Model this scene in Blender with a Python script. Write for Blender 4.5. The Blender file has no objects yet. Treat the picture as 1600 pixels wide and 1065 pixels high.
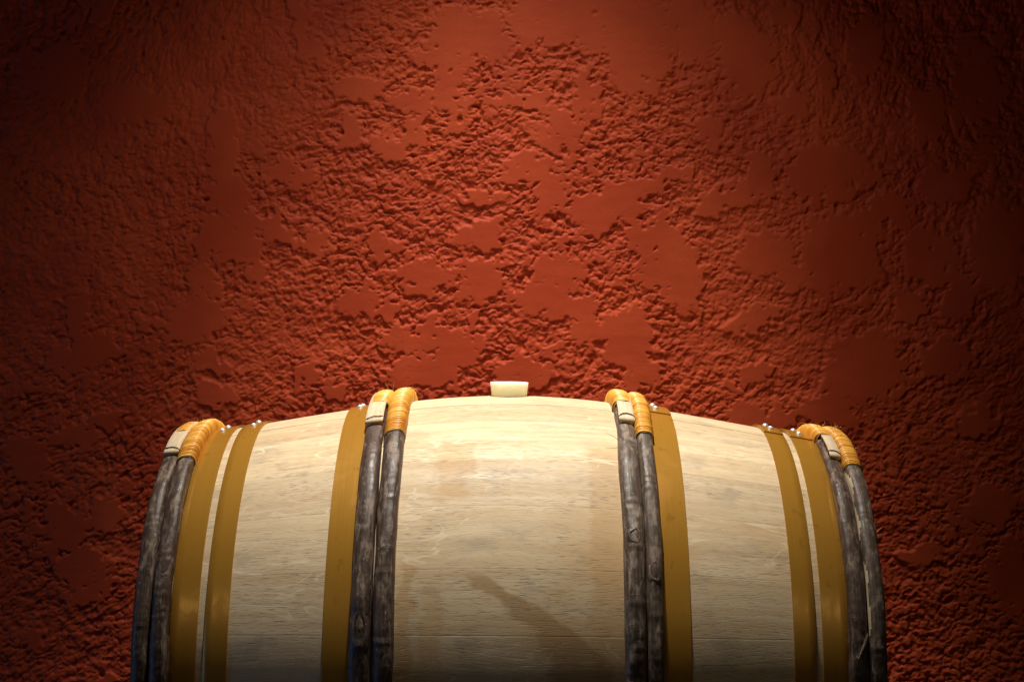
import bpy, math, random
import numpy as np
from mathutils import Vector

# ------------------------------------------------------------------ camera, light, exposure
scene = bpy.context.scene
COL = scene.collection
AXIS_Z = 0.362            # height of the barrel's axis above the floor
WALL_Y = 0.50             # the wall's face behind the barrel
TILT = 0.0087             # the barrel leans down a touch towards the right

cam_data = bpy.data.cameras.new("camera")
cam = bpy.data.objects.new("camera", cam_data)
COL.objects.link(cam)
cam.location = (0.0021, -2.215, AXIS_Z + 0.4476)
cam.rotation_euler = (math.radians(90) - 0.010, 0, 0)
cam_data.sensor_width = 36
cam_data.lens = 56.38
cam_data.clip_end = 100
cam_data.dof.use_dof = True
cam_data.dof.focus_distance = 2.08
cam_data.dof.aperture_fstop = 14
scene.camera = cam

world = bpy.data.worlds.new("World")
scene.world = world
world.use_nodes = True
wb = world.node_tree.nodes["Background"]
wb.inputs[0].default_value = (1.0, 0.72, 0.5, 1)
wb.inputs[1].default_value = 0.02


def lamp(name, kind, loc, target, power, color, **kw):
    d = bpy.data.lights.new(name, kind)
    d.energy = power
    d.color = color
    for k, v in kw.items():
        setattr(d, k, v)
    o = bpy.data.objects.new(name, d)
    COL.objects.link(o)
    o.location = loc
    o.rotation_euler = (Vector(target) - Vector(loc)).to_track_quat('-Z', 'Y').to_euler()
    return o


# narrow ceiling spot on the barrel, wider one washing the wall
lamp("barrel_spot", 'SPOT', (-0.043, -0.09, AXIS_Z + 2.271), (-0.008, 0.095, AXIS_Z + .35), 290, (1.0, 0.94, 0.85),
     spot_size=math.radians(43), spot_blend=1.0, shadow_soft_size=0.024)
lamp("wall_spot", 'SPOT', (0.02, -0.34, AXIS_Z + 1.75), (-0.037, 0.30, AXIS_Z + .35), 33, (1.0, 0.92, 0.80),
     spot_size=math.radians(75), spot_blend=1.0, shadow_soft_size=0.02)
# two weak spots further back in the cellar, behind the camera: glints on the metal hoops
lamp("room_spot_left", 'SPOT', (-1.95, -2.55, AXIS_Z + 1.55), (-0.36, -0.28, AXIS_Z + 0.04), 3.6, (1.0, 0.92, 0.74),
     spot_size=math.radians(12), spot_blend=0.9, shadow_soft_size=0.11)
lamp("room_spot_right", 'SPOT', (1.95, -2.55, AXIS_Z + 1.55), (0.36, -0.28, AXIS_Z + 0.04), 3.6, (1.0, 0.92, 0.74),
     spot_size=math.radians(12), spot_blend=0.9, shadow_soft_size=0.11)
# faint cool daylight from the far left
lamp("cool_daylight", 'AREA', (-3.7, -0.95, AXIS_Z - 0.02), (0, -.2, AXIS_Z), 10.0, (0.22, 0.45, 1.0), size=0.9)

scene.view_settings.view_transform = 'Standard'
scene.view_settings.look = 'None'
scene.view_settings.exposure = 0.0
scene.view_settings.gamma = 1.0
scene.view_settings.use_curve_mapping = False
scene.render.engine = 'CYCLES'

random.seed(7)
RNG = np.random.RandomState(11)


# ------------------------------------------------------------------ numpy noise
def perlin(x, y, seed=0):
    x = np.asarray(x, dtype=np.float64)
    y = np.asarray(y, dtype=np.float64)
    rs = np.random.RandomState(seed)
    perm = rs.permutation(512)
    perm = np.concatenate([perm, perm])
    ang = rs.rand(512) * 2 * np.pi
    gx, gy = np.cos(ang), np.sin(ang)
    xi = np.floor(x).astype(np.int64)
    yi = np.floor(y).astype(np.int64)
    xf, yf = x - xi, y - yi
    xi &= 511
    yi &= 511

    def g(ix, iy, dx, dy):
        h = perm[(perm[ix & 511] + iy) & 511]
        return gx[h] * dx + gy[h] * dy
    u = xf * xf * xf * (xf * (xf * 6 - 15) + 10)
    v = yf * yf * yf * (yf * (yf * 6 - 15) + 10)
    a = g(xi, yi, xf, yf)
    b = g(xi + 1, yi, xf - 1, yf)
    c = g(xi, yi + 1, xf, yf - 1)
    d = g(xi + 1, yi + 1, xf - 1, yf - 1)
    return ((a + u * (b - a)) + v * ((c + u * (d - c)) - (a + u * (b - a)))) * 1.5


def smooth(a, b, x):
    t = np.clip((x - a) / (b - a), 0, 1)
    return t * t * (3 - 2 * t)


# ------------------------------------------------------------------ node helpers
class Mat:
    def __init__(self, name):
        self.m = bpy.data.materials.new(name)
        self.m.use_nodes = True
        self.nt = self.m.node_tree
        self.b = self.nt.nodes["Principled BSDF"]

    def n(self, kind, **kw):
        nd = self.nt.nodes.new(kind)
        for k, v in kw.items():
            setattr(nd, k, v)
        return nd

    def link(self, a, b):
        self.nt.links.new(a, b)

    def put(self, sock, val):
        if hasattr(val, 'is_linked'):
            self.link(val, sock)
        elif isinstance(val, (tuple, list)) and len(val) == 3 and sock.type == 'RGBA':
            sock.default_value = (*val, 1)
        else:
            sock.default_value = val

    def uv(self):
        return self.n("ShaderNodeUVMap").outputs[0]

    def obj(self):
        return self.n("ShaderNodeTexCoord").outputs["Object"]

    def rand(self):
        return self.n("ShaderNodeObjectInfo").outputs["Random"]

    def math(self, op, a, b=0.0, c=0.0, clamp=False):
        nd = self.n("ShaderNodeMath", operation=op, use_clamp=clamp)
        self.put(nd.inputs[0], a)
        self.put(nd.inputs[1], b)
        self.put(nd.inputs[2], c)
        return nd.outputs[0]

    def vec(self, x, y, z=0.0):
        nd = self.n("ShaderNodeCombineXYZ")
        self.put(nd.inputs[0], x)
        self.put(nd.inputs[1], y)
        self.put(nd.inputs[2], z)
        return nd.outputs[0]

    def sep(self, v):
        nd = self.n("ShaderNodeSeparateXYZ")
        self.link(v, nd.inputs[0])
        return nd.outputs

    def noise(self, v, scale=1.0, detail=3.0, rough=0.5, dist=0.0):
        nd = self.n("ShaderNodeTexNoise")
        self.put(nd.inputs["Vector"], v)
        nd.inputs["Scale"].default_value = scale
        nd.inputs["Detail"].default_value = detail
        nd.inputs["Roughness"].default_value = rough
        nd.inputs["Distortion"].default_value = dist
        return nd.outputs[0]

    def ramp(self, x, lo, hi, a=0.0, b=1.0):
        nd = self.n("ShaderNodeMapRange", interpolation_type='SMOOTHSTEP')
        self.put(nd.inputs[0], x)
        self.put(nd.inputs[1], lo)
        self.put(nd.inputs[2], hi)
        self.put(nd.inputs[3], a)
        self.put(nd.inputs[4], b)
        return nd.outputs[0]

    def mix(self, f, a, b, mode='MIX'):
        nd = self.n("ShaderNodeMix", data_type='RGBA', blend_type=mode)
        self.put(nd.inputs[0], f)
        self.put(nd.inputs[6], a)
        self.put(nd.inputs[7], b)
        return nd.outputs[2]

    def bump(self, h, strength, dist):
        nd = self.n("ShaderNodeBump")
        nd.inputs["Strength"].default_value = strength
        nd.inputs["Distance"].default_value = dist
        self.link(h, nd.inputs["Height"])
        self.link(nd.outputs[0], self.b.inputs["Normal"])

    def set(self, **kw):
        for k, v in kw.items():
            self.put(self.b.inputs[k.replace('_', ' ')], v)
        return self.m


# ------------------------------------------------------------------ materials
def wall_material():
    M = Mat("red_plaster_paint")
    o = M.obj()
    big = M.noise(o, 5.0, 3)
    fine = M.noise(o, 160.0, 3, 0.6)
    s = M.sep(o)
    brush = M.noise(M.vec(M.math('MULTIPLY', s[0], 60), 0.0, M.math('MULTIPLY', s[2], 420)), 1.0, 2)
    c = M.mix(M.ramp(big, .40, .60), (0.395, 0.048, 0.0125), (0.475, 0.066, 0.018))
    c = M.mix(M.ramp(fine, .3, .75, 0, .25), c, (0.34, 0.043, 0.017))
    M.bump(M.math('ADD', M.math('MULTIPLY', fine, .6), M.math('MULTIPLY', brush, .35)), 0.35, 0.0012)
    return M.set(Base_Color=c, Roughness=M.ramp(big, .3, .7, .62, .72), Specular_IOR_Level=0.22)


def oak_material():
    M = Mat("pale_oak")
    uv = M.sep(M.uv())
    u, v = uv[0], uv[1]
    r = M.rand()
    ro = M.math('MULTIPLY', r, 37.0)

    def nz(su, sv, k, detail=3, rough=.5, dist=0.0, add=None):
        vv = v if add is None else M.math('ADD', v, add)
        return M.noise(M.vec(M.math('MULTIPLY', u, su), M.math('MULTIPLY', vv, sv), M.math('ADD', ro, k)),
                       1.0, detail, rough, dist)
    # slow cathedral waviness that bends the grain
    wav = M.math('MULTIPLY', M.math('SUBTRACT', nz(5, 9, 1.3, 2), .5), .03)
    grain = nz(7, 150, 2.0, 5, .6, .4, wav)
    band = nz(3, 38, 5.0, 3, .5, .2, wav)
    pores = nz(75, 900, 3.0, 2, .5, 0.0, wav)
    pores2 = nz(38, 480, 9.0, 3, .55, 0.0, wav)
    blot = M.noise(M.vec(M.math('MULTIPLY', u, 14), M.math('MULTIPLY', v, 22), 4.0), 1.0, 4, .6)
    blot2 = M.noise(M.vec(M.math('MULTIPLY', u, 5), M.math('MULTIPLY', v, 7), 14.0), 1.0, 3, .55)
    c = M.mix(M.ramp(grain, .3, .7), (0.64, 0.49, 0.305), (0.75, 0.605, 0.40))
    c = M.mix(M.ramp(band, .42, .72, 0, .45), c, (0.55, 0.375, 0.20))
    # greyer, weathered blotches
    c = M.mix(M.ramp(blot, .53, .70, 0, .55), c, (0.40, 0.335, 0.25))
    # honey-coloured damp patches
    c = M.mix(M.ramp(blot2, .55, .68, 0, .42), c, (0.60, 0.385, 0.175))
    # patches of damp running round the barrel beside the inner hoops and under the bung
    warp = M.math('MULTIPLY', M.math('SUBTRACT', M.noise(M.vec(M.math('MULTIPLY', u, 20), M.math('MULTIPLY', v, 30), 2.0), 1.0, 4, .6), .5), .05)
    uw = M.math('ADD', u, warp)

    def strip(x, half, soft, lo, hi, amt):
        d = M.math('ABSOLUTE', M.math('SUBTRACT', uw, x))
        a = M.ramp(d, half, half + soft, amt, 0.0)
        vw = M.math('ADD', v, M.math('MULTIPLY', warp, 1.5))
        return M.math('MULTIPLY', a, M.math('MULTIPLY', M.ramp(vw, lo - .01, lo + .01), M.ramp(vw, hi - .01, hi + .01, 1.0, 0.0)))
    st = M.math('MAXIMUM', strip(.118, .016, .012, .02, .36, .55), strip(-.072, .018, .01, .26, .36, .5))
    st = M.math('MAXIMUM', st, strip(-.128, .006, .006, .0, .17, .6))
    st = M.math('MAXIMUM', st, strip(-.095, .011, .004, .04, .145, .35))
    c = M.mix(st, c, (0.55, 0.33, 0.135))
    # slanting wet stain on the front
    d2r = .35 * math.pi / 180
    pts = [(3, .088), (6, .083), (10.4, .074), (14.7, .05), (18.3, .022), (22, -.018), (25.7, -.05)]
    cr = M.n("ShaderNodeFloatCurve")
    lo, hi = 0.0, 27 * d2r
    M.link(M.math('DIVIDE', v, hi), cr.inputs[1])
    cv = cr.mapping.curves[0]
    cv.points[0].location = (0, (.09 + .2) / .4)
    cv.points[1].location = (1, (-.064 + .2) / .4)
    for a, x in pts:
        cv.points.new(a * d2r / hi, (x + .2) / .4)
    cr.mapping.update()
    xc = M.math('SUBTRACT', M.math('MULTIPLY', cr.outputs[0], .4), .2)
    half = M.ramp(v, 4 * d2r, 26 * d2r, .038, .018)
    dd = M.math('SUBTRACT', M.math('ABSOLUTE', M.math('SUBTRACT', M.math('ADD', u, M.math('MULTIPLY', warp, 1.3)), xc)), half)
    stain = M.math('MULTIPLY', M.ramp(dd, -.010, .006, .72, 0.0), M.ramp(v, 24.5 * d2r, 26.6 * d2r, 1.0, 0.0))
    stain = M.math('MULTIPLY', stain, M.ramp(v, -.01, .02))
    c = M.mix(stain, c, (0.40, 0.235, 0.10))
    # pores, denser in some places than in others
    dens = M.ramp(nz(6, 16, 41.0, 2), .36, .62, .25, 1.0)
    c = M.mix(M.math('MULTIPLY', M.ramp(pores, .53, .66, 0, .7), dens), c, (0.27, 0.195, 0.125))
    c = M.mix(M.math('MULTIPLY', M.ramp(pores2, .55, .72, 0, .5), dens), c, (0.33, 0.24, 0.155))
    # medullary ray flecks: pale curling lines
    fl = M.noise(M.vec(M.math('MULTIPLY', u, 9), M.math('MULTIPLY', v, 34), M.math('ADD', ro, 21.0)), 1.0, 1.5, .45, 1.2)
    line = M.ramp(M.math('ABSOLUTE', M.math('SUBTRACT', fl, .5)), .006, .02, 1.0, 0.0)
    fm = M.ramp(nz(4, 10, 31.0, 2), .47, .6)
    c = M.mix(M.math('MULTIPLY', M.math('MULTIPLY', line, fm), .6), c, (0.84, 0.71, 0.52))
    # tone of each stave
    c = M.mix(1.0, c, M.mix(r, (0.89, 0.87, 0.84), (1.05, 1.03, 0.99)), 'MULTIPLY')
    h = M.math('SUBTRACT', M.math('MULTIPLY', grain, .5), M.math('ADD', M.ramp(pores, .56, .7, 0, .6), M.ramp(pores2, .58, .74, 0, .5)))
    M.bump(h, 0.35, 0.0006)
    return M.set(Base_Color=c, Roughness=M.ramp(band, .3, .7, .5, .62), Specular_IOR_Level=0.3)


def bark_material(name, dark, pale, patch):
    M = Mat(name)
    uv = M.sep(M.uv())
    u, v = uv[0], uv[1]
    ro = M.math('MULTIPLY', M.rand(), 23.0)

    def nz(su, sv, k, d=3, r=.5, dist=0.0):
        return M.noise(M.vec(M.math('MULTIPLY', u, su), M.math('MULTIPLY', v, sv), M.math('ADD', ro, k)), 1.0, d, r, dist)
    fib = nz(14, 620, 0.0, 5, .65)
    mott = nz(40, 130, 3.0, 5, .65, .3)
    big = nz(9, 22, 6.0, 3)
    spot = nz(170, 240, 9.0, 2)
    lent = nz(420, 110, 12.0, 2)
    c = M.mix(M.ramp(fib, .34, .68), dark, tuple(x * 2.6 for x in dark))
    c = M.mix(M.ramp(mott, .47, .70, 0, patch), c, pale)
    c = M.mix(M.ramp(big, .5, .66, 0, .5), c, (0.105, 0.062, 0.052))
    c = M.mix(M.ramp(spot, .66, .74, 0, .7), c, (0.32, 0.27, 0.23))
    c = M.mix(M.ramp(lent, .68, .75, 0, .6), c, (0.025, 0.018, 0.016))
    h = M.math('ADD', M.math('MULTIPLY', fib, .6), M.math('SUBTRACT', M.math('MULTIPLY', mott, .8), M.ramp(lent, .66, .75, 0, .5)))
    M.bump(h, 0.5, 0.001)
    return M.set(Base_Color=c, Roughness=M.ramp(mott, .3, .7, .36, .62), Specular_IOR_Level=0.4)


def pale_wood_material():
    M = Mat("peeled_chestnut")
    uv = M.sep(M.uv())
    a = M.noise(M.vec(M.math('MULTIPLY', uv[0], 30), M.math('MULTIPLY', uv[1], 500), M.math('MULTIPLY', M.rand(), 9)), 1.0, 4)
    b = M.noise(M.vec(M.math('MULTIPLY', uv[0], 90), M.math('MULTIPLY', uv[1], 160), 3.0), 1.0, 4)
    c = M.mix(M.ramp(a, .35, .7), (0.66, 0.53, 0.36), (0.55, 0.41, 0.26))
    c = M.mix(M.ramp(b, .58, .74, 0, .55), c, (0.34, 0.25, 0.17))
    M.bump(a, .3, .0006)
    return M.set(Base_Color=c, Roughness=.6, Specular_IOR_Level=.25)


def hoop_material():
    M = Mat("gold_lacquered_steel")
    uv = M.sep(M.uv())
    ro = M.math('MULTIPLY', M.rand(), 17.0)
    sm = M.noise(M.vec(M.math('MULTIPLY', uv[0], 14), M.math('MULTIPLY', uv[1], 22), ro), 1.0, 3, .55, .6)
    wipe = M.noise(M.vec(M.math('MULTIPLY', uv[0], 9), M.math('MULTIPLY', uv[1], 380), ro), 1.0, 3)
    drop = M.noise(M.vec(M.math('MULTIPLY', uv[0], 48), M.math('MULTIPLY', uv[1], 60), ro), 1.0, 3, .5, .4)
    c = M.mix(M.ramp(sm, .46, .56, 0, .4), (0.51, 0.25, 0.032), (0.44, 0.20, 0.020))
    c = M.mix(M.ramp(drop, .66, .69, 0, .5), c, (0.36, 0.16, 0.012))
    M.bump(sm, .10, .0008)
    rg = M.math('ADD', M.ramp(sm, .46, .56, .22, .27), M.math('MULTIPLY', wipe, .10))
    return M.set(Base_Color=c, Metallic=0.4, Roughness=rg, Specular_IOR_Level=.5)


def simple(name, col, rough, metal=0.0, spec=.5, sss=0.0, noise=None):
    M = Mat(name)
    c = col
    if noise:
        t = M.noise(M.obj(), noise[0], 3)
        c = M.mix(M.ramp(t, .35, .68), col, noise[1])
    M.set(Base_Color=c, Roughness=rough, Metallic=metal, Specular_IOR_Level=spec)
    return M.m


def wicker_material():
    M = Mat("split_willow_binding")
    at = M.n("ShaderNodeAttribute", attribute_name="strand")
    k = at.outputs["Fac"]
    uv = M.sep(M.uv())
    t = M.noise(M.vec(M.math('MULTIPLY', uv[0], 500), M.math('MULTIPLY', uv[1], 90), k), 1.0, 4, .6)
    q = M.noise(M.vec(M.math('MULTIPLY', uv[0], 180), M.math('MULTIPLY', uv[1], 120), k), 1.0, 3, .6)
    c = M.mix(k, (0.62, 0.235, 0.016), (0.92, 0.52, 0.09))
    c = M.mix(M.ramp(t, .5, .75, 0, .5), c, (0.45, 0.16, 0.015))
    c = M.mix(M.ramp(q, .66, .74, 0, .75), c, (0.13, 0.055, 0.02))
    M.bump(t, .3, .0005)
    return M.set(Base_Color=c, Roughness=.4, Specular_IOR_Level=.5)


def bung_material():
    M = Mat("translucent_silicone")
    M.set(Base_Color=(0.97, 0.92, 0.80), Roughness=.38, Specular_IOR_Level=.5)
    M.b.inputs["Subsurface Weight"].default_value = 1.0
    M.b.inputs["Subsurface Radius"].default_value = (1.0, 0.78, 0.42)
    M.b.inputs["Subsurface Scale"].default_value = 0.03
    return M.m


MAT_WALL = wall_material()
MAT_OAK = oak_material()
MAT_BARK = bark_material("chestnut_bark", (0.042, 0.026, 0.018), (0.36, 0.26, 0.185), .72)
MAT_BARK_GREY = bark_material("grey_chestnut_bark", (0.056, 0.039, 0.028), (0.39, 0.30, 0.22), .72)
MAT_PALE = pale_wood_material()
MAT_HOOP = hoop_material()
MAT_RIVET = simple("zinc_rivet", (0.68, 0.66, 0.62), .48, 0.7)
MAT_WICKER = wicker_material()
MAT_WIRE = simple("dark_tie_wire", (0.06, 0.055, 0.05), .5, .3)
MAT_KNOT = simple("knot_scar", (0.055, 0.042, 0.03), .5, 0, .45, noise=(160, (0.02, 0.015, 0.012)))
MAT_FIBRE = simple("willow_fibre", (0.62, 0.34, 0.10), .5)
MAT_BUNG = bung_material()
MAT_FLOOR = simple("dark_stone_floor", (0.055, 0.045, 0.04), .8, noise=(9, (0.08, 0.066, 0.057)))


# ------------------------------------------------------------------ mesh helper
def make(name, V, F, mats, parent=None, uv=None, midx=None, smooth_shade=True, attr=None, sharp=None):
    """Link ONE mesh object. uv: per-vertex (u, v) in metres."""
    me = bpy.data.meshes.new(name)
    V = np.asarray(V, dtype=np.float32)
    F = np.asarray(F, dtype=np.int32)
    nf, k = F.shape
    me.vertices.add(len(V))
    me.vertices.foreach_set("co", V.ravel())
    me.loops.add(nf * k)
    me.loops.foreach_set("vertex_index", F.ravel())
    me.polygons.add(nf)
    me.polygons.foreach_set("loop_start", np.arange(nf, dtype=np.int32) * k)
    me.polygons.foreach_set("loop_total", np.full(nf, k, dtype=np.int32))
    for m in (mats if isinstance(mats, (list, tuple)) else [mats]):
        me.materials.append(m)
    if midx is not None:
        me.polygons.foreach_set("material_index", np.asarray(midx, dtype=np.int32))
    if smooth_shade is True:
        me.polygons.foreach_set("use_smooth", np.ones(nf, dtype=bool))
    elif smooth_shade is not False:
        me.polygons.foreach_set("use_smooth", np.asarray(smooth_shade, dtype=bool))
    if uv is not None:
        lay = me.uv_layers.new(name="UVMap")
        lay.data.foreach_set("uv", np.asarray(uv, dtype=np.float32)[F.ravel()].ravel())
    if attr is not None:
        a = me.attributes.new(attr[0], 'FLOAT', 'POINT')
        a.data.foreach_set("value", np.asarray(attr[1], dtype=np.float32))
    me.update(calc_edges=True)
    me.validate()
    if sharp is not None:
        me.set_sharp_from_angle(angle=sharp)
    o = bpy.data.objects.new(name, me)
    COL.objects.link(o)
    if parent is not None:
        o.parent = parent
    return o


def grid_faces(na, nb, close_a=False, close_b=False):
    ia = np.arange(na if close_a else na - 1)
    ib = np.arange(nb if close_b else nb - 1)
    A, B = np.meshgrid(ia, ib, indexing='ij')
    A2, B2 = (A + 1) % na, (B + 1) % nb
    return np.stack([A * nb + B, A2 * nb + B, A2 * nb + B2, A * nb + B2], -1).reshape(-1, 4)


# ------------------------------------------------------------------ the setting: floor and plastered wall
floor = make("floor", [(-4, -5, 0), (4, -5, 0), (4, WALL_Y + .3, 0), (-4, WALL_Y + .3, 0)], [(0, 1, 2, 3)], MAT_FLOOR)
floor["kind"] = "structure"

# trowelled plates of the plaster: (x, y, half width, half height, angle) measured on the wall
PLATES = """950 35 120 40 0;1000 80 50 46 20;860 30 60 40 0;735 55 62 34 -5;700 95 40 16 0;1075 40 34 50 20
347 240 17 75 0;360 305 17 36 10;457 273 32 15 0;467 35 14 52 0;493 73 12 26 0;400 352 52 15 5
913 150 20 36 0;817 160 46 12 0;873 203 30 35 10;647 160 36 15 0;697 147 24 32 0;823 263 36 17 5;863 302 20 26 20;963 317 62 27 25
1032 283 32 13 20;647 207 15 20 0;607 232 30 15 0;543 207 18 22 0;747 310 34 10 5;560 140 30 14 0;985 90 40 60 20
747 367 33 20 10;597 392 20 9 0;663 430 36 24 0;750 440 30 28 0;877 423 36 22 0;847 463 40 22 0;890 483 36 19 0;563 473 28 20 0
607 483 16 9 0;930 333 36 26 20;1007 367 30 26 0;1010 407 19 32 0;1047 417 19 62 8;653 530 52 17 0;717 547 36 25 0;663 583 56 24 0
743 500 9 26 0;923 520 36 22 0;980 530 40 40 0;997 577 25 26 0;863 543 20 11 20;823 585 46 20 0
1188 399 36 31 0;1073 443 25 42 0;1313 400 52 56 0;1178 500 37 19 20;1448 399 36 36 0;1347 575 55 50 0;1181 581 20 16 0
1165 652 21 18 0;1215 655 26 11 0;1141 605 13 8 0;1296 640 46 20 0;1240 430 20 16 0;1395 330 30 18 0
1154 60 31 36 0;1175 105 30 42 0;1222 20 20 16 0;1239 168 22 19 0;1280 270 52 40 0;1330 263 36 26 0;1138 310 52 18 15;1185 270 20 26 0
1067 277 15 15 0;1353 78 22 42 0;1363 337 26 14 0;1480 290 32 26 0;1290 120 10 26 0;1110 210 18 26 0
337 372 31 24 0;377 388 36 19 0;433 372 26 14 0;400 422 14 22 0;317 442 20 21 0;307 495 36 28 0;290 520 30 11 0
147 545 32 19 0;107 568 32 15 0;117 488 20 31 0;333 568 18 16 0;337 618 23 16 0;163 655 20 15 0;233 541 16 9 0;233 505 15 12 0
50 695 42 14 10;113 682 32 14 0;490 380 20 14 0;480 590 10 16 0;520 610 14 9 0
106 830 28 32 0;127 888 36 26 0;165 803 20 26 0;51 734 26 18 0;130 933 26 15 0;51 998 20 22 0;165 919 15 12 0;154 1058 20 14 0
1439 871 30 17 0;1552 786 32 30 0;1583 905 30 52 0;1480 560 36 24 0;1530 660 30 16 0;1500 460 24 40 0;1420 480 24 16 0
215 165 55 22 0;80 110 50 40 0;1530 120 40 60 0;1450 180 24 40 0;1560 380 40 60 0"""


def build_wall():
    s_w = 2505.8 / (2.215 + WALL_Y)      # pixels of the photograph per metre of wall
    eye = AXIS_Z + 0.4476

    def axis(lo, hi, step, outer_lo, outer_hi):
        core = np.arange(lo, hi, step)
        def grow(dist):
            out, p, st = [], 0.0, step
            while p < dist:
                st *= 1.25
                p += st
                out.append(min(p, dist))
            return np.array(out)
        a = lo - grow(lo - outer_lo)[::-1]
        b = core[-1] + grow(outer_hi - core[-1])
        return np.concatenate([a, core, b])
    xs = axis(-.97, .97, 0.0015, -4.0, 4.0)
    zs = axis(eye - 0.70, eye + 0.64, 0.0015, -0.002, 3.2)
    X, Z = np.meshgrid(xs, zs, indexing='xy')

    # where the trowel flattened the plaster
    wx = perlin(X * 26, Z * 26, 1) * .014 + perlin(X * 70, Z * 70, 2) * .012
    wz = perlin(X * 26, Z * 26, 3) * .014 + perlin(X * 70, Z * 70, 4) * .012
    M = -0.35 + perlin(X * 5.2, Z * 5.2, 5) * .45 + perlin(X * 13, Z * 13, 6) * .35
    # outside the photographed piece of wall the plates come from noise alone
    PX, PZ = X + wx, Z + wz
    for row in PLATES.replace('\n', ';').split(';'):
        px, py, rx, ry, an = (float(t) for t in row.split())
        cx = (px - 797.5) / s_w
        cz = eye + (532.5 - py) / s_w - 0.010 * (2.215 + WALL_Y)
        ca, sa = math.cos(math.radians(an)), math.sin(math.radians(an))
        rx = rx / s_w * 1.02
        ry = ry / s_w * 1.02
        i0, i1 = np.searchsorted(xs, [cx - rx * 2 - ry - .06, cx + rx * 2 + ry + .06])
        j0, j1 = np.searchsorted(zs, [cz - ry * 2 - rx - .06, cz + ry * 2 + rx + .06])
        dx = PX[j0:j1, i0:i1] - cx
        dz = PZ[j0:j1, i0:i1] - cz
        a = (dx * ca + dz * sa) / rx
        b = (-dx * sa + dz * ca) / ry
        q = 1.25 - (np.abs(a) ** 2.4 + np.abs(b) ** 2.4) ** (1 / 2.4)
        sub = M[j0:j1, i0:i1]
        np.maximum(sub, np.clip(q * 1.5, -1, .9), out=sub)

    def grains(U, W, size, sd):
        """rounded crumbs of plaster: height of the nearest of scattered domes"""
        rs = np.random.RandomState(sd)
        jx, jy, hh = rs.rand(64, 64), rs.rand(64, 64), rs.rand(64, 64)
        gx, gy = U / size, W / size
        ix, iy = np.floor(gx).astype(np.int64), np.floor(gy).astype(np.int64)
        out = np.full(U.shape, -1.0)
        best, block = np.full(U.shape, 9.0), np.zeros(U.shape)
        for a in (-1, 0, 1):
            for b in (-1, 0, 1):
                kx, ky = ix + a, iy + b
                mx, my = kx & 63, ky & 63
                d2 = (gx - kx - jx[mx, my]) ** 2 + (gy - ky - jy[mx, my]) ** 2
                np.maximum(out, (.35 + .65 * hh[mx, my]) - 1.25 * d2, out=out)
                near = d2 < best
                best = np.where(near, d2, best)
                block = np.where(near, hh[my, mx], block)
        return out * .60 + block * .66

    def lumps(ang, stretch, size, sd):
        c, s = math.cos(ang), math.sin(ang)
        wu = perlin(X * 24, Z * 24, sd + 40) * .007 + perlin(X * 110, Z * 110, sd + 41) * .0032
        wv = perlin(X * 24, Z * 24, sd + 42) * .007 + perlin(X * 110, Z * 110, sd + 43) * .0032
        U = ((X + wu) * c + (Z + wv) * s) / stretch
        W = -(X + wu) * s + (Z + wv) * c
        g1 = grains(U, W, size, sd)
        g2 = grains(U + .3, W, size * .52, sd + 1)
        n3 = perlin(U * 190, W * 190, sd + 2)
        n4 = perlin(U * 38, W * 38, sd + 3)
        pit = np.clip(perlin(U * 85, W * 105, sd + 4) - .22, 0, 1)
        return g1 * 1.0 + g2 * .72 + n3 * .34 + n4 * .40 - pit * 1.5
    La = lumps(math.radians(6), 1.30, .0108, 100)
    Lb = lumps(math.radians(32), 1.6, .0112, 200)
    Lc = lumps(math.radians(78), 1.8, .0118, 300)
    zr = Z - eye
    wb = smooth(-.25, -.6, X) * smooth(.25, -.15, zr) + smooth(.2, .5, X) * smooth(.3, .05, zr) * smooth(-.35, -.1, zr) * .7
    wc = smooth(.22, .45, zr) * smooth(.28, .55, np.abs(X))
    L = La * (1 - wb) + Lb * wb
    L = L * (1 - wc) + Lc * wc
    amp = 0.78 + .45 * perlin(X * 7, Z * 7, 31)
    jag = perlin(X * 120, Z * 120, 33) * .26 + perlin(X * 48, Z * 48, 34) * .34
    rough = -0.0057 + L * 0.0050 * amp + 0.0010 * perlin(X * 16, Z * 16, 35)
    lift = np.clip(M + jag, -1.0, 0.8)
    h = rough + 0.0070 * np.clip(lift + .12, -.1, 1)
    plate = 0.0006 * perlin(X * 6, Z * 6, 36) + 0.00022 * perlin(X * 30, Z * 60, 37)
    # knocked down flat: a soft upper limit
    k = 0.0004
    m = np.minimum(h, plate)
    h = m - k * np.log(np.exp(-(h - m) / k) + np.exp(-(plate - m) / k)) + k * .3
    # a few pin holes
    rs = np.random.RandomState(5)
    for _ in range(70):
        cx, cz = rs.uniform(-.85, .85), eye + rs.uniform(-.3, .58)
        rr = rs.uniform(.0015, .004)
        i0, i1 = np.searchsorted(xs, [cx - .02, cx + .02])
        j0, j1 = np.searchsorted(zs, [cz - .02, cz + .02])
        d2 = ((X[j0:j1, i0:i1] - cx) ** 2 + (Z[j0:j1, i0:i1] - cz) ** 2 * 1.6) / rr ** 2
        h[j0:j1, i0:i1] -= .003 * np.exp(-d2)
    V = np.stack([X, WALL_Y - h, Z], -1).reshape(-1, 3)
    F = grid_faces(len(zs), len(xs))
    o = make("wall", V, F, MAT_WALL)
    o["kind"] = "structure"
    o["label"] = "terracotta red wall of rough plaster with smooth trowelled patches"
    return o


build_wall()

# ------------------------------------------------------------------ the barrel
R0 = 0.35
HALF = 0.452


def R(x):
    x = np.asarray(x, dtype=np.float64)
    return R0 - .4923 * x * x / (1 + 3.35 * x * x)


def ring_point(x, r, phi):
    """phi: 0 faces the camera, 90 degrees is the top."""
    return np.stack([x + 0 * r, -r * np.cos(phi), r * np.sin(phi)], -1)


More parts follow.
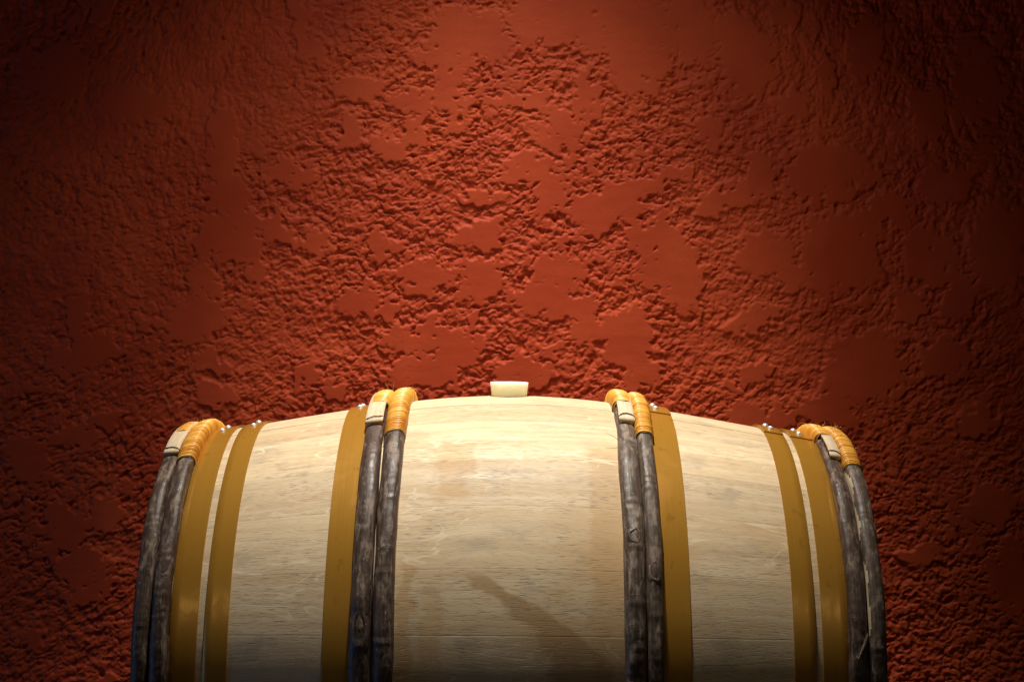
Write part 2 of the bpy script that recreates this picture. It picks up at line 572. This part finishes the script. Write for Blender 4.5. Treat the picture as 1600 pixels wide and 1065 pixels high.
barrel = bpy.data.objects.new("wine_barrel", None)
COL.objects.link(barrel)
barrel.location = (0, 0, AXIS_Z)
barrel.rotation_euler = (0, TILT, 0)
barrel["label"] = "pale oak wine barrel lying on its side with gold and bark hoops"
barrel["category"] = "barrel"

# --- staves: joints where the photograph shows them, then round the back
joints = [103.0, 77.5, 67.4, 52.9, 40.7, 26.85, 13.8, 0.5]
a = 0.5
rs = np.random.RandomState(3)
while a > -240:
    a -= rs.uniform(12.0, 15.2)
    joints.append(a)
joints = [j for j in joints if j > 103 - 360 + 9] + [103.0 - 360]
for i in range(len(joints) - 1):
    p1, p0 = math.radians(joints[i]), math.radians(joints[i + 1])
    gap = 0.00005 / R0
    p0 += gap
    p1 -= gap
    nx = 46
    x = np.linspace(-HALF, HALF, nx)
    # across: inner edge, outer edge with a small arris, outer face
    t = np.array([0, .006, .02, .12, .25, .38, .5, .62, .75, .88, .98, .994, 1.0])
    dip = np.array([.00009, .00001, 0, 0, 0, 0, 0, 0, 0, 0, 0, .00001, .00009])
    ph = p0 + (p1 - p0) * t
    mid, hw = (p0 + p1) / 2, (p1 - p0) / 2
    flat = 1 + (np.cos(hw * .72) / np.cos(np.clip(np.abs(ph - mid), 0, hw)) - 1) * .10
    off = rs.uniform(-.00005, .00005)
    rr = R(x)[:, None] * flat[None, :] - dip[None, :] + off
    outer = ring_point(x[:, None], rr, ph[None, :])
    inner_r = R(x)[:, None] - .026
    inner = ring_point(x[:, None], inner_r + 0 * ph[None, [0, -1]], ph[None, [-1, 0]])
    V = np.concatenate([outer, inner], 1)
    nb = V.shape[1]
    F = grid_faces(nx, nb, False, True)
    uvv = np.concatenate([np.broadcast_to(ph * R0, (nx, len(ph))), np.broadcast_to(ph[[-1, 0]] * R0, (nx, 2))], 1)
    UV = np.stack([np.broadcast_to(x[:, None], (nx, nb)), uvv], -1).reshape(-1, 2)
    V = V.reshape(-1, 3)
    # end grain caps: quads from the outer strip to the inner edge
    caps = []
    for e in (0, nx - 1):
        b0 = e * nb
        n = len(t)
        V = np.concatenate([V, [ring_point(np.array(x[e]), np.array(R(x[e]) - .026), np.array(q)) for q in ph]])
        UV = np.concatenate([UV, np.stack([np.full(n, x[e]), ph * R0], -1)])
        c0 = len(V) - n
        for q in range(n - 1):
            f = (b0 + q, b0 + q + 1, c0 + q + 1, c0 + q)
            caps.append(f if e == 0 else f[::-1])
    F = np.concatenate([F, np.array(caps)])
    make("stave", V, F, MAT_OAK, barrel, uv=UV, sharp=math.radians(50))

# --- heads: five boards in each end
for s in (-1, 1):
    rh = float(R(HALF)) - .030
    edges = np.linspace(-rh, rh, 6)
    for i in range(5):
        z0, z1 = edges[i] + .0003, edges[i + 1] - .0003
        zz = np.linspace(z0, z1, 7)
        hwid = np.sqrt(np.maximum(rh * rh - zz * zz, 1e-6))
        xo, xi = s * (HALF - .022), s * (HALF - .044)
        V = []
        for k in range(7):
            V += [(xo, -hwid[k], zz[k]), (xo, hwid[k], zz[k]), (xi, hwid[k], zz[k]), (xi, -hwid[k], zz[k])]
        F = grid_faces(7, 4, False, True)
        F = np.concatenate([F, [(0, 1, 2, 3), (24, 27, 26, 25)]])
        V = np.array(V)
        make("head_board", V, F, MAT_OAK, barrel, uv=V[:, [1, 2]], sharp=math.radians(30))


# --- metal hoops
def rivet_mesh():
    n, rings = 14, 5
    V, F = [], []
    for k in range(rings):
        a = math.pi / 2 * k / (rings - .4)
        rr, hh = .0046 * math.cos(a) ** .9, .0036 * math.sin(a)
        for j in range(n):
            t = 2 * math.pi * j / n
            V.append((rr * math.cos(t), rr * math.sin(t), hh))
    F = list(grid_faces(rings, n, False, True))
    me = bpy.data.meshes.new("rivet")
    faces = [tuple(int(q) for q in f) for f in F] + [tuple(range((rings - 1) * n, rings * n))]
    me.from_pydata(V, [], faces)
    me.polygons.foreach_set("use_smooth", [True] * len(me.polygons))
    me.materials.append(MAT_RIVET)
    return me


RIVET = rivet_mesh()


def band(name, x0, x1, ph0, ph1, base, thick, parent, closed, shrink=0.0):
    n = 220 if closed else 40
    ph = np.linspace(ph0, ph1, n, endpoint=not closed)
    b = .0004
    # cross-section: outer face with tiny rounded edges, then the inner face
    prof = [(x0, 0), (x0, thick - b), (x0 + b, thick), (x0 + (x1 - x0) / 3, thick), (x0 + 2 * (x1 - x0) / 3, thick),
            (x1 - b, thick), (x1, thick - b), (x1, 0)]
    ra, rb = float(R(x0)), float(R(x1))
    P = np.array(prof)
    rr = ra + (rb - ra) * (P[:, 0] - x0) / (x1 - x0) + P[:, 1] + base
    wob = .0002 * np.sin(ph * 3 + x0 * 90) + .0002 * np.sin(ph * 7 + x0 * 40)
    V = ring_point(np.broadcast_to(P[:, 0], (n, 8)), rr[None, :] + wob[:, None], ph[:, None]).reshape(-1, 3)
    F = grid_faces(n, 8, closed, True)
    if not closed:
        F = np.concatenate([F, [(0, 1, 2, 7), (2, 3, 4, 7), (4, 5, 6, 7), ]])
        e = (n - 1) * 8
        F = np.concatenate([F, [(e + 7, e + 2, e + 1, e), (e + 7, e + 4, e + 3, e + 2), (e + 7, e + 6, e + 5, e + 4)]])
    UV = np.stack([np.broadcast_to(ph[:, None] * R0, (n, 8)), np.broadcast_to(P[:, 0], (n, 8))], -1).reshape(-1, 2)
    return make(name, V, F, MAT_HOOP, parent, uv=UV, sharp=math.radians(40))


def metal_hoop(x0, x1, lap_start, rivets, lift=.0038):
    h = band("metal_hoop", x0, x1, 0, 2 * math.pi, .0006, .0016, barrel, True)
    band("hoop_lap", x0 + .0004, x1 - .0004, math.radians(lap_start), math.radians(lap_start + 22), .0024, .0016, h, False)
    xm = (x0 + x1) / 2
    for k, (a, dx) in enumerate(rivets):
        o = bpy.data.objects.new("rivet", RIVET)
        COL.objects.link(o)
        o.parent = h
        p = math.radians(a)
        sl = (float(R(x1)) - float(R(x0))) / (x1 - x0)
        nrm = Vector((-sl, -math.cos(p), math.sin(p))).normalized()
        rr = float(R(xm + dx)) + lift
        o.location = (xm + dx, -rr * math.cos(p), rr * math.sin(p))
        o.rotation_euler = nrm.to_track_quat('Z', 'Y').to_euler()
    return h


metal_hoop(-.4106, -.3766, 97, ((84.5, -.002), (93.0, -.002)), .0021)
metal_hoop(-.3677, -.3385, 97, ((84.5, 0), (93.0, 0)), .0021)
metal_hoop(-.2228, -.1895, 99, ((87.0, -.003), (94.5, -.003)), .0021)
metal_hoop(.1795, .2137, 80.0, ((84.5, -.002), (92.5, -.002)))
metal_hoop(.3387, .3660, 80, ((85, 0), (93.5, 0)))
metal_hoop(.3741, .4075, 79.5, ((84.5, 0), (93, 0)))


# --- split chestnut hoops with bark, lapped at the top and bound with willow
def tube(name, pts, rad, mat, parent, sides=5):
    pts = [Vector(p) for p in pts]
    n = len(pts)
    V = []
    for i, p in enumerate(pts):
        d = (pts[min(i + 1, n - 1)] - pts[max(i - 1, 0)]).normalized()
        u = d.orthogonal().normalized()
        w = d.cross(u)
        r = rad * (1 - .55 * i / (n - 1)) if not callable(rad) else rad(i / (n - 1))
        for k in range(sides):
            t = 2 * math.pi * k / sides
            V.append(p + u * (r * math.cos(t)) + w * (r * math.sin(t)))
    return make(name, V, grid_faces(n, sides, False, True), mat, parent)


def wooden_hoop(xc, w, h, seed, bark, lap_a, tongue, wrap, knots=(), pale=0.12, fibres=()):
    """xc: middle of the rod along the barrel, w: width, h: height; angles in degrees."""
    sd = seed * 17
    deg = np.concatenate([np.arange(-10, 125, .5), np.arange(125, 350, 2.0)])
    ph = np.radians(deg)
    n = len(ph)
    ring = np.stack([np.cos(ph), np.sin(ph)], -1) * 3 + seed * 10
    wob = perlin(ring[:, 0], ring[:, 1], sd) * .0014 + perlin(ring[:, 0] * 2, ring[:, 1] * 2, sd + 1) * .0004
    wid = w * (1 + perlin(ring[:, 0] * 1.4, ring[:, 1] * 1.4, sd + 2) * .07 + perlin(ring[:, 0] * 4, ring[:, 1] * 4, sd + 3) * .02)
    hgt = h * (1 + perlin(ring[:, 0] * 1.2, ring[:, 1] * 1.2, sd + 4) * .07 + perlin(ring[:, 0] * 5, ring[:, 1] * 5, sd + 5) * .02)
    if tongue:
        cut = ((deg > lap_a) & (deg < 118)).astype(float)
        soft = smooth(lap_a - 14, lap_a, deg) * np.clip((118 - deg) / 2.0, 0, 1)
        hgt = hgt * (1 - .42 * soft)
        wid = wid * (1 - .06 * soft)
    else:
        soft = np.clip(np.minimum((deg - lap_a - 2) / 2.0, (120 - deg) / 2.0), 0, 1)
        wid = wid * (1 - .05 * soft)
    m = 17
    al = np.linspace(0, math.pi, m)
    lat = -np.cos(al)
    lat = np.sign(lat) * np.abs(lat) ** .82
    up = np.sin(al) ** .62
    xx = xc + wob[:, None] + wid[:, None] / 2 * lat[None, :]
    bark_n = perlin(deg[:, None] * .9 + 0 * al, al[None, :] * 2.2 + 0 * deg[:, None], sd + 6) * .0004 \
        + perlin(deg[:, None] * 2.4 + 0 * al, al[None, :] * 4 + 0 * deg[:, None], sd + 7) * .00025
    hh = hgt[:, None] * up[None, :] + bark_n * up[None, :]
    nodes = np.random.RandomState(sd + 30).uniform(-8, 60, 5)
    for nd in nodes:      # faint rings where buds sat
        hh = hh + (.0007 * np.exp(-((deg - nd) / .45) ** 2) - .0004 * np.exp(-((deg - nd - .8) / .3) ** 2))[:, None] * up[None, :]
    for (ka, kl, kr, kw, kh) in knots:
        g = np.exp(-((deg[:, None] - ka) / kr) ** 2 - ((lat[None, :] - kl) / kw) ** 2)
        hh = hh + kh * g
    rr = R(xc) + (xx - xc) * (R(xc + .01) - R(xc - .01)) / .02 + hh + .0004
    P = ring_point(xx, rr, ph[:, None] + 0 * xx)
    # close underneath
    V = P.reshape(-1, 3)
    F = grid_faces(n, m, True, True)
    UV = np.stack([np.broadcast_to(ph[:, None] * R0, (n, m)), np.broadcast_to(al[None, :] * w * .5 + seed, (n, m))], -1).reshape(-1, 2)
    fi = np.arange(n)[:, None] + 0 * np.arange(m)[None, :]
    fj = 0 * np.arange(n)[:, None] + np.arange(m)[None, :]
    # the split edge shows pale wood along both sides
    edge_n = pale * (1 + 1.6 * perlin(deg * .11, deg * 0 + 3.3, sd + 8))
    amid = (fj + .5) / (m - 1)
    side = np.minimum(amid, 1 - amid)
    midx = np.where((side < edge_n[:, None]) | (fj == m - 1), 1, 0).ravel()
    rod = make("wooden_hoop", V, F, [bark, MAT_PALE], barrel, uv=UV, midx=midx, sharp=math.radians(60))
    slope = float((R(xc + .01) - R(xc - .01)) / .02)

    def surf(a, l, lift):
        """point on the rod: angle, lateral -1..1, height above the barrel"""
        x = xc + l * w / 2
        r = float(R(xc)) + slope * (x - xc) + lift
        return Vector((x, -r * math.cos(a), r * math.sin(a)))

    if tongue:
        t0, t1 = math.radians(tongue[0]), math.radians(102)
        nt = 40
        pt = np.linspace(t0, t1, nt)
        tw = w * tongue[1] * (1 + .03 * np.sin(pt * 9 + seed))
        tx = xc + tongue[2] * w
        sec = [(-.5, .50), (-.5, .93), (-.44, 1.0), (-.15, 1.03), (.15, 1.03), (.44, 1.0), (.5, .93), (.5, .50)]
        V = []
        for i, q in enumerate(pt):
            taper = 1.0
            for sx, sh in sec:
                x = tx + sx * tw[i]
                top = .50 + (sh - .50) * (.80 + .20 * min(1, i / 5.0)) * taper
                r = float(R(xc)) + slope * (x - xc) + h * top * 1.04
                V.append((x, -r * math.cos(q), r * math.sin(q)))
        F = grid_faces(nt, 8, False, True)
        F = np.concatenate([F, [(0, 1, 6, 7), (1, 2, 5, 6), (2, 3, 4, 5)]])
        UV = np.array([(pt[i] * R0, sec[k][0] * w + seed) for i in range(nt) for k in range(8)])
        jj = np.tile(np.arange(8), nt - 1)
        mi = np.concatenate([np.where((jj == 0) | (jj == 6), tongue[3], 0), [0, 0, 0]])
        make("splice_tongue", V, F, [MAT_PALE, bark], rod, uv=UV, midx=mi, smooth_shade=False)
        # the wire round its tip
        q = math.radians(tongue[0] + 1.9)
        loop = []
        for k in range(25):
            t = math.pi * k / 24
            l = -math.cos(t) * 1.04
            l = math.copysign(abs(l) ** .55, l)
            lift = h * (.35 + .73 * abs(math.sin(t)) ** .35)
            q2 = q + math.radians(.5) * math.sin(t * 1.5 + seed) - math.radians(.5) * abs(l)
            loop.append(surf(q2, (l * tongue[1] + tongue[2] * 2), lift))
        tube("tie_wire", loop, lambda s: .00075, MAT_WIRE, rod, 6)

    # willow binding: strand beside strand
    a0, a1 = wrap
    r_mid = float(R(xc)) + h
    length = math.radians(a1 - a0) * r_mid
    rs = np.random.RandomState(seed + 50)
    cuts = [0.0]
    while cuts[-1] < length:
        cuts.append(cuts[-1] + rs.uniform(.0028, .0055))
    cuts = np.array(cuts)
    val = rs.rand(len(cuts))
    step = .00045
    ss = np.arange(0, length, step)
    m = 21
    al = np.linspace(-.32, math.pi + .32, m)
    top = h * (1.02 if tongue else 1.0)
    S, A = np.meshgrid(ss, al, indexing='ij')
    skew = .0016 * (A - math.pi / 2) * (1 if seed % 2 else -1) + .0006 * perlin(A * 1.5, S * 60, sd + 9)
    sk = np.clip(S + skew, 0, cuts[-1] - 1e-6)
    idx = np.clip(np.searchsorted(cuts, sk, side='right') - 1, 0, len(cuts) - 2)
    fr = (sk - cuts[idx]) / (cuts[idx + 1] - cuts[idx])
    ridge = (1 - np.abs(2 * fr - 1) ** 3.0)
    hi = .0006 * (val[idx] - .5)
    thick = .0002 + .0023 * ridge + hi
    lat = -np.cos(A)
    lat = np.sign(lat) * np.abs(lat) ** .8
    up = np.where(np.sin(A) > 0, np.abs(np.sin(A)) ** .62, np.sin(A) * .35)
    grow = 1.0 - .10 * np.clip(1 - ss / .012, 0, 1)[:, None]
    xx = xc + np.interp(np.degrees(ss / r_mid) + a0, deg[:270], wob[:270])[:, None] + lat * (w / 2 * .95 * grow + thick)
    lift = np.maximum(up * (top * (1.0 if not tongue else 1.03) * (.94 + .06 * grow) + thick), .0006)
    r = float(R(xc)) + slope * (xx - xc) + lift
    PH = math.radians(a0) + S / r_mid
    V = ring_point(xx, r, PH).reshape(-1, 3)
    UV = np.stack([S, A * w / 2 + seed], -1).reshape(-1, 2)
    make("willow_binding", V, grid_faces(len(ss), m), MAT_WICKER, rod, uv=UV, attr=("strand", val[idx].ravel()))
    # dark cord under the last turn
    loop = []
    for k in range(27):
        t = math.pi * k / 26
        l = -math.cos(t)
        l = math.copysign(abs(l) ** .75, l) * 1.05
        loop.append(surf(math.radians(a0 - .12) + (.0016 * (t - math.pi / 2) * -(1 if seed % 2 else -1)) / r_mid, l,
                         max(.0008, (top * .99 + .0006) * abs(math.sin(t)) ** .6)))
    tube("binding_cord", loop, lambda s: .0006, MAT_WIRE, rod, 6)
    # loose ends of the willow
    for (fa, fl, lift, dx, dy, dz, curl) in fibres:
        p = surf(math.radians(fa), fl, h * lift)
        pts = []
        for k in range(9):
            t = k / 8
            pts.append(p + Vector((dx * t + curl * math.sin(t * 2.6) * .5, dy * t, dz * t - abs(curl) * t * t * .8)))
        tube("loose_fibre", pts, .00055, MAT_FIBRE, rod, 4)
    return rod, surf


def fz(seed, n, hi=1.12):
    rs = np.random.RandomState(seed)
    out = []
    for _ in range(n):
        out.append((rs.uniform(78, 96), rs.uniform(-.7, .7), hi, rs.uniform(-.006, .006), rs.uniform(-.006, .004),
                    rs.uniform(.003, .009), rs.uniform(-.005, .005)))
    return out


L1, _ = wooden_hoop(-.4452, .0228, .0150, 1, MAT_BARK, 64.2, (65.8, .90, -.01, 0), (78.5, 118), pale=.02, fibres=fz(1, 2))
L2, _ = wooden_hoop(-.4222, .0232, .0160, 2, MAT_BARK, 62, None, (61.6, 116), pale=.0, fibres=fz(2, 4))
L3, s3 = wooden_hoop(-.1778, .0265, .0170, 3, MAT_BARK, 64.8, (66.3, .86, -.06, 1), (76.5, 116), pale=.0,
                     knots=((20.5, .0, 2.6, .7, .0036), (34.4, .0, .8, .25, .0008)),
                     fibres=[(88, .6, 1.1, -.006, 0, .012, .001), (90, .9, 1.1, .001, 0, .013, .002)])
L4, _ = wooden_hoop(-.1508, .0255, .0175, 4, MAT_BARK, 62, None, (60.8, 114), pale=.03,
                    fibres=[(86, -.4, 1.12, .004, 0, .003, .002), (88, .5, 1.12, .008, 0, .004, -.004),
                            (88, .7, 1.05, .006, .002, .001, .012), (88, .8, 1.0, .008, 0, .003, .008)])
M1, s1 = wooden_hoop(.1468, .0265, .0165, 5, MAT_BARK_GREY, 65.2, (66.8, .80, .06, 1), (76.5, 116), pale=.0,
                     knots=((33.6, .05, 3.0, .75, .0036),),
                     fibres=[(60, -.95, .5, -.018, -.004, .011, .003)])
M2, s2 = wooden_hoop(.1703, .0212, .0165, 6, MAT_BARK_GREY, 62, None, (61.8, 114), pale=.03,
                     knots=((26.5, .0, 3.0, .8, .0034),),
                     fibres=[(79, .9, .8, .004, -.001, .008, .002), (78, .95, .7, .006, -.001, .002, .002)])
R3, s5 = wooden_hoop(.4180, .0236, .0150, 7, MAT_BARK, 63.4, (65.4, .66, .14, 1), (77.6, 116), pale=.0,
                     fibres=[(88, -.5, 1.1, -.016, 0, .006, -.003)] + fz(8, 2))
R4, s6 = wooden_hoop(.4418, .0232, .0160, 8, MAT_BARK_GREY, 62, None, (61.6, 116), pale=.13,
                     fibres=fz(9, 9) + [(72, .9, .8, .007, -.001, .002, .001), (41, 1.0, .4, .006, 0, .007, .002),
                                        (40, 1.0, .4, .008, 0, .003, -.002)])


# --- knots and scars on the rods
def knot(rod, surf, ang, lat, rad_a, rad_l, lift, depth, w):
    """an oval scar with a raised collar"""
    n, V = 20, []
    rings = [(1.7, -.0022), (1.25, -.0006), (1.0, -.0001), (.80, -.0006 - depth), (.45, -.0012 - depth), (.12, -.0004 - depth)]
    for s, z in rings:
        for k in range(n):
            t = 2 * math.pi * k / n
            wv = 1 + .09 * math.sin(t * 3 + ang * 9) + .05 * math.sin(t * 5 + lat * 7)
            l = lat + rad_l * s * wv * math.cos(t) / (w / 2)
            a = math.radians(ang) + rad_a * s * wv * math.sin(t) / R0
            drop = (l * l) * w * .18
            V.append(surf(a, l, lift + z - drop))
    F = grid_faces(len(rings), n, False, True)
    e = (len(rings) - 1) * n
    F = np.concatenate([F, [(e + k, e + k + 1, e + (n - k - 2), e + (n - k - 1)) for k in range(n // 2 - 1)]])
    V = np.array([tuple(v) for v in V])
    mi = np.ones(len(F), dtype=int)
    mi[:n * 2] = 0
    return make("knot", V, F, [rod.data.materials[0], MAT_KNOT], rod, uv=V[:, [2, 0]], midx=mi)


knot(M1, s1, 33.4, .05, .0075, .0058, .0205, .0010, .0265)
knot(M2, s2, 26.3, .0, .0095, .0052, .0202, .0008, .0212)
knot(L3, s3, 15.0, .02, .0200, .0068, .0188, .0010, .0265)
# lifted flake of bark on the hoop at the right end
p = [s5(math.radians(15.6), .75, .0150), s5(math.radians(14.6), .95, .0138), s5(math.radians(9.5), -.45, .0164), s5(math.radians(10.3), -.5, .0152)]
V = [tuple(q) for q in p] + [tuple(q + Vector((.0003, -.0009, .0003))) for q in p]
make("bark_flake", V, [(0, 1, 3, 2), (4, 6, 7, 5), (0, 2, 6, 4), (1, 5, 7, 3), (0, 4, 5, 1), (2, 3, 7, 6)], MAT_BARK_GREY, R3,
     uv=np.array(V)[:, [0, 2]], smooth_shade=False)

# ------------------------------------------------------------------ the bung
prof = [(.0, -.022), (.0215, -.022), (.0225, -.020), (.0240, -.004), (.02475, .004), (.0262, .0172), (.0266, .0186), (.0262, .0192), (.0250, .0194), (.012, .0193), (.0, .0193)]
n = 48
V = [(r * math.cos(2 * math.pi * k / n), r * math.sin(2 * math.pi * k / n), z) for r, z in prof[1:-1] for k in range(n)]
F = grid_faces(len(prof) - 2, n, False, True)
F = [tuple(int(q) for q in f) for f in F]
me = bpy.data.meshes.new("bung")
me.from_pydata(V, [], F + [tuple(range(n))[::-1], tuple(range(len(V) - n, len(V)))])
me.polygons.foreach_set("use_smooth", [True] * len(me.polygons))
me.materials.append(MAT_BUNG)
me.set_sharp_from_angle(angle=math.radians(50))
bung = bpy.data.objects.new("bung", me)
COL.objects.link(bung)
bung.location = (-.0048 + math.sin(TILT) * R0, 0, AXIS_Z + R0 * math.cos(TILT) - .0006)
bung.rotation_euler = (0, TILT + .004, 0)
bung["label"] = "cream translucent bung plugging the hole on top of the barrel"
bung["category"] = "bung"
